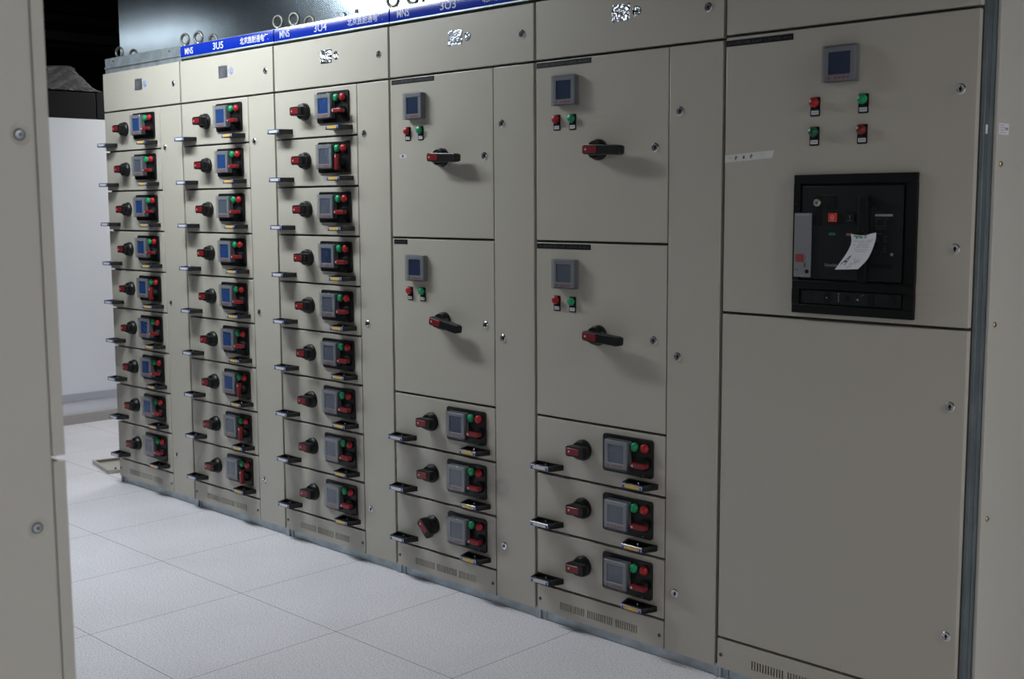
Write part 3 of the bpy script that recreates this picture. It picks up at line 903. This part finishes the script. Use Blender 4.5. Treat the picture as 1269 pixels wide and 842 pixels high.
# galvanised duct above the row
DY = .34
t = thing('air_duct', 'large galvanised sheet metal duct running above the cabinets', 'duct', (0, DY, 2.24))
x0, xs, x1 = -.455, 1.205, 5.4
b = B(); b.box(x0, xs-.02, 0, .62, 0, 1.05, 'galvduct', .004); b.build('duct_section', t)
b = B(); b.box(xs+.02, x1, 0, .62, 0, 1.05, 'galvduct', .004); b.build('duct_section', t)
b = B(); b.box(xs-.023, xs+.023, -.004, .624, -.004, 1.054, 'galvduct', .0015); b.build('joint_flange', t)
b = B(); b.box(1.50, 1.58, -.010, 0, .02, .055, 'galvduct', .002); b.lathe(1.66, .05, [(.008, 0), (.008, -.006), (0, -.006)], 'frame', 10); b.build('bracket', t)

# loose cover plate lying on the floor behind the end of the row
t = B(); q = B()
A, Bp, Cp = Vector((-.530, .106)), Vector((-.210, .040)), Vector((-.470, .40))
ux, uy = (Bp-A).normalized(), None
uy = Vector((-ux.y, ux.x)); LX, LY = (Bp-A).length, .40
t.box(0, LX, 0, LY, 0, .0015, 'paint')
t.box(0, LX, 0, .003, 0, .018, 'paint', .0008, 1); t.box(0, LX, LY-.003, LY, 0, .018, 'paint', .0008, 1)
t.box(0, .003, 0, LY, 0, .018, 'paint', .0008, 1); t.box(LX-.003, LX, 0, LY, 0, .018, 'paint', .0008, 1)
t.box(0, LX, 0, .014, .0165, .018, 'paint'); t.box(0, .014, 0, LY, .0165, .018, 'paint'); t.box(LX-.014, LX, 0, LY, .0165, .018, 'paint')
o = t.build('cover_plate', None, (A.x, A.y, .0005))
o.rotation_euler = (0, 0, math.atan2(ux.y, ux.x))
tag(o, 'loose beige cover plate with folded rim lying on the floor at the far left', 'cover plate')
for x, y in ((.15, .20), (.25, .06)):
    b = B(); b.lathe(x, y, [(.006, .0015), (.006, .012), (.003, .016), (0, .016)], 'frame', 10, axis='Z'); b.build('stud', o)

# ------------------------------------------------------------------ opposite row: the cabinet in the left foreground
FX, FY = 4.10, -2.167
fg = thing('switchgear_cabinet', 'beige cabinet cut off by the left edge, its end panel closest to the camera', 'electrical cabinet', (FX, FY, 0))
b = B(); b.box(-.74, -.004, -.80, -.022, .03, 2.19, 'frame'); b.build('carcass', fg)
b = B(); b.box(-.0035, .0, -.82, -.024, .02, 2.19, 'paint2', .0)
me = b.mesh('end_panel', smooth=False)
# dished screw seats pressed into the sheet
seats = [(-.0440, 1.5635), (-.0480, .9810), (-.0460, .40), (-.0440, 2.10)]
tb = bmesh.new()
ys = [-.82]; zs = []
def dish(y, z):
    d = 0.0
    for sy, sz in seats:
        rr = math.hypot(y-sy, z-sz)
        k = min(1, max(0, (.0175-rr)/.0110)); d = max(d, .0046*k*k*(3-2*k))
    return d
yv = sorted(set([-.82, -.6, -.4, -.2, -.1] + [round(-.066 + .0010*i, 5) for i in range(38)] + [-.0265]))
zv = [.02]
for sz in sorted(s[1] for s in seats):
    zv += [sz-.03] + [sz-.0155+.0010*i for i in range(32)] + [sz+.03]
zv += [2.19]
zv = sorted(set(round(z, 5) for z in zv))
grid = [[tb.verts.new((-dish(y, z), y, z)) for y in yv] for z in zv]
for k in range(len(zv)-1):
    for i in range(len(yv)-1): tb.faces.new((grid[k][i], grid[k][i+1], grid[k+1][i+1], grid[k+1][i]))
# rounded vertical edge turning away towards the doors
prev = [r_[-1] for r_ in grid]
for a in (.2, .4, .6, .8, 1.0):
    cur = [tb.verts.new((-.006*(1-math.cos(a*PI/2)), -.0265 + .006*math.sin(a*PI/2), z)) for z in zv]
    for k in range(len(zv)-1): tb.faces.new((prev[k], cur[k], cur[k+1], prev[k+1]))
    prev = cur
back = [tb.verts.new((-.012, -.0203, z)) for z in zv]
for k in range(len(zv)-1): tb.faces.new((prev[k], back[k], back[k+1], prev[k+1]))
bmesh.ops.recalc_face_normals(tb, faces=tb.faces[:])
b = B(); b._take(tb, 'paint2'); ep = b.build('end_panel', fg)
bpy.data.meshes.remove(me)
for sy, sz in seats:
    b = B()
    b.lathe(0, 0, [(.0066, -.0050), (.0066, -.0030), (.0056, -.0019), (.0034, -.0015), (.0028, -.0027), (0, -.0027)], 'galv', 20, axis='X')
    b.box(-.0030, -.0021, -.0026, .0026, -.0008, .0008, 'frame'); b.box(-.0030, -.0021, -.0008, .0008, -.0026, .0026, 'frame')
    b.build('screw', ep, (0, sy, sz))
for z0, z1 in ((1.0860, 1.93), (.035, 1.0775), (1.938, 2.19)):
    b = B(); b.box(-.74, -.002, -.0198, 0, z0, z1, 'paint2', .0014, 2); b.build('door', fg)
b = B(); b.box(-.74, -.004, -.80, -.02, 0, .03, 'galv'); b.build('base_channel', fg)

# ------------------------------------------------------------------ lamps over the aisle, then three added fill lamps
def lamp_mat(strength, tint):
    m, nt, p = new_mat('lit_lamp_diffuser')
    nt.nodes.remove(p)
    e = nt.nodes.new('ShaderNodeEmission'); e.inputs['Strength'].default_value = strength
    e.inputs['Color'].default_value = (*tint, 1)
    nt.links.new(e.outputs['Emission'], nt.nodes['Material Output'].inputs['Surface'])
    return m
def luminaire(x, y, z, length, strength, lab, r=.10, drop=.042, tint=(1.0, .985, .95)):
    t = thing('ceiling_lamp', lab, 'lamp', (x, y, z), 'fluorescent lamps hung above the aisles')
    b = B(); b.box(-length/2-.02, length/2+.02, -r-.015, r+.015, .0, .05, 'lampbody', .006); b.build('lamp_housing', t)
    key = 'lit%d' % round(strength*10)
    if key not in M: M[key] = lamp_mat(strength, tint)
    pts = [(r*math.cos(PI + PI*i/12), drop*math.sin(PI + PI*i/12)) for i in range(13)]
    b = B(); b.prism(pts, -length/2, length/2, key, axis='X'); b.build('lamp_diffuser', t, label='lit white diffuser')
    for sx in (-.4, .4):
        b = B(); b.tube([(sx*length, 0, .05), (sx*length, 0, RH-z)], .006, 'frame'); b.build('hanger', t)
luminaire(1.14, -.82, 2.67, 1.65, 52, 'long white fluorescent lamp hung over the aisle before the drawer cabinets', tint=(.91, .975, 1.0))
luminaire(-2.05, -.82, 2.67, 1.1, 6, 'short white fluorescent lamp hung over the far end of the aisle', tint=(.91, .975, 1.0))
luminaire(-.95, 1.75, 2.60, 1.2, 48, 'added fill lamp, unseen behind the far end of the cabinet row')  # unseen lamp, added to brighten the white partition and the floor beside it
luminaire(8.4, -.9, 2.85, 2.0, 80, 'added fill lamp, out of view to the right of the camera')  # added fill for the end panels facing right; no such lamp is seen
luminaire(6.2, -5.4, 2.85, 2.0, 30, 'added fill lamp, out of view behind the camera')  # extra fill put in out of view to lift the nearer cabinet fronts

w = bpy.data.worlds.new('dim_room'); S.world = w; w.use_nodes = True
w.node_tree.nodes['Background'].inputs['Color'].default_value = (0.5, 0.52, 0.55, 1)
w.node_tree.nodes['Background'].inputs['Strength'].default_value = 0.05

# ------------------------------------------------------------------ camera
cam = bpy.data.cameras.new('camera'); co = bpy.data.objects.new('camera', cam); COL.objects.link(co)
CX, CY, CZ, YAW, PITCH, ROLL, FPX = 5.8191, -2.9546, 1.4615, -0.7755, -0.1147, -0.0054, 1470.78
fw = Vector((math.sin(YAW)*math.cos(PITCH), math.cos(YAW)*math.cos(PITCH), math.sin(PITCH)))
r0 = Vector((math.cos(YAW), -math.sin(YAW), 0)); u0 = r0.cross(fw)
r2 = r0*math.cos(ROLL) + u0*math.sin(ROLL); u2 = -r0*math.sin(ROLL) + u0*math.cos(ROLL)
mm = Matrix((r2, u2, -fw)).transposed().to_4x4(); mm.translation = (CX, CY, CZ)
co.matrix_world = mm
cam.sensor_fit = 'HORIZONTAL'; cam.sensor_width = 36; cam.lens = FPX/1269*36
cam.clip_start = .05
cam.dof.use_dof = True; cam.dof.focus_distance = 4.3; cam.dof.aperture_fstop = 6.3
S.camera = co

S.view_settings.view_transform = 'Standard'; S.view_settings.look = 'None'
S.view_settings.gamma = 1; S.view_settings.use_curve_mapping = False
S.view_settings.exposure = 0.0
S.cycles.use_denoising = True
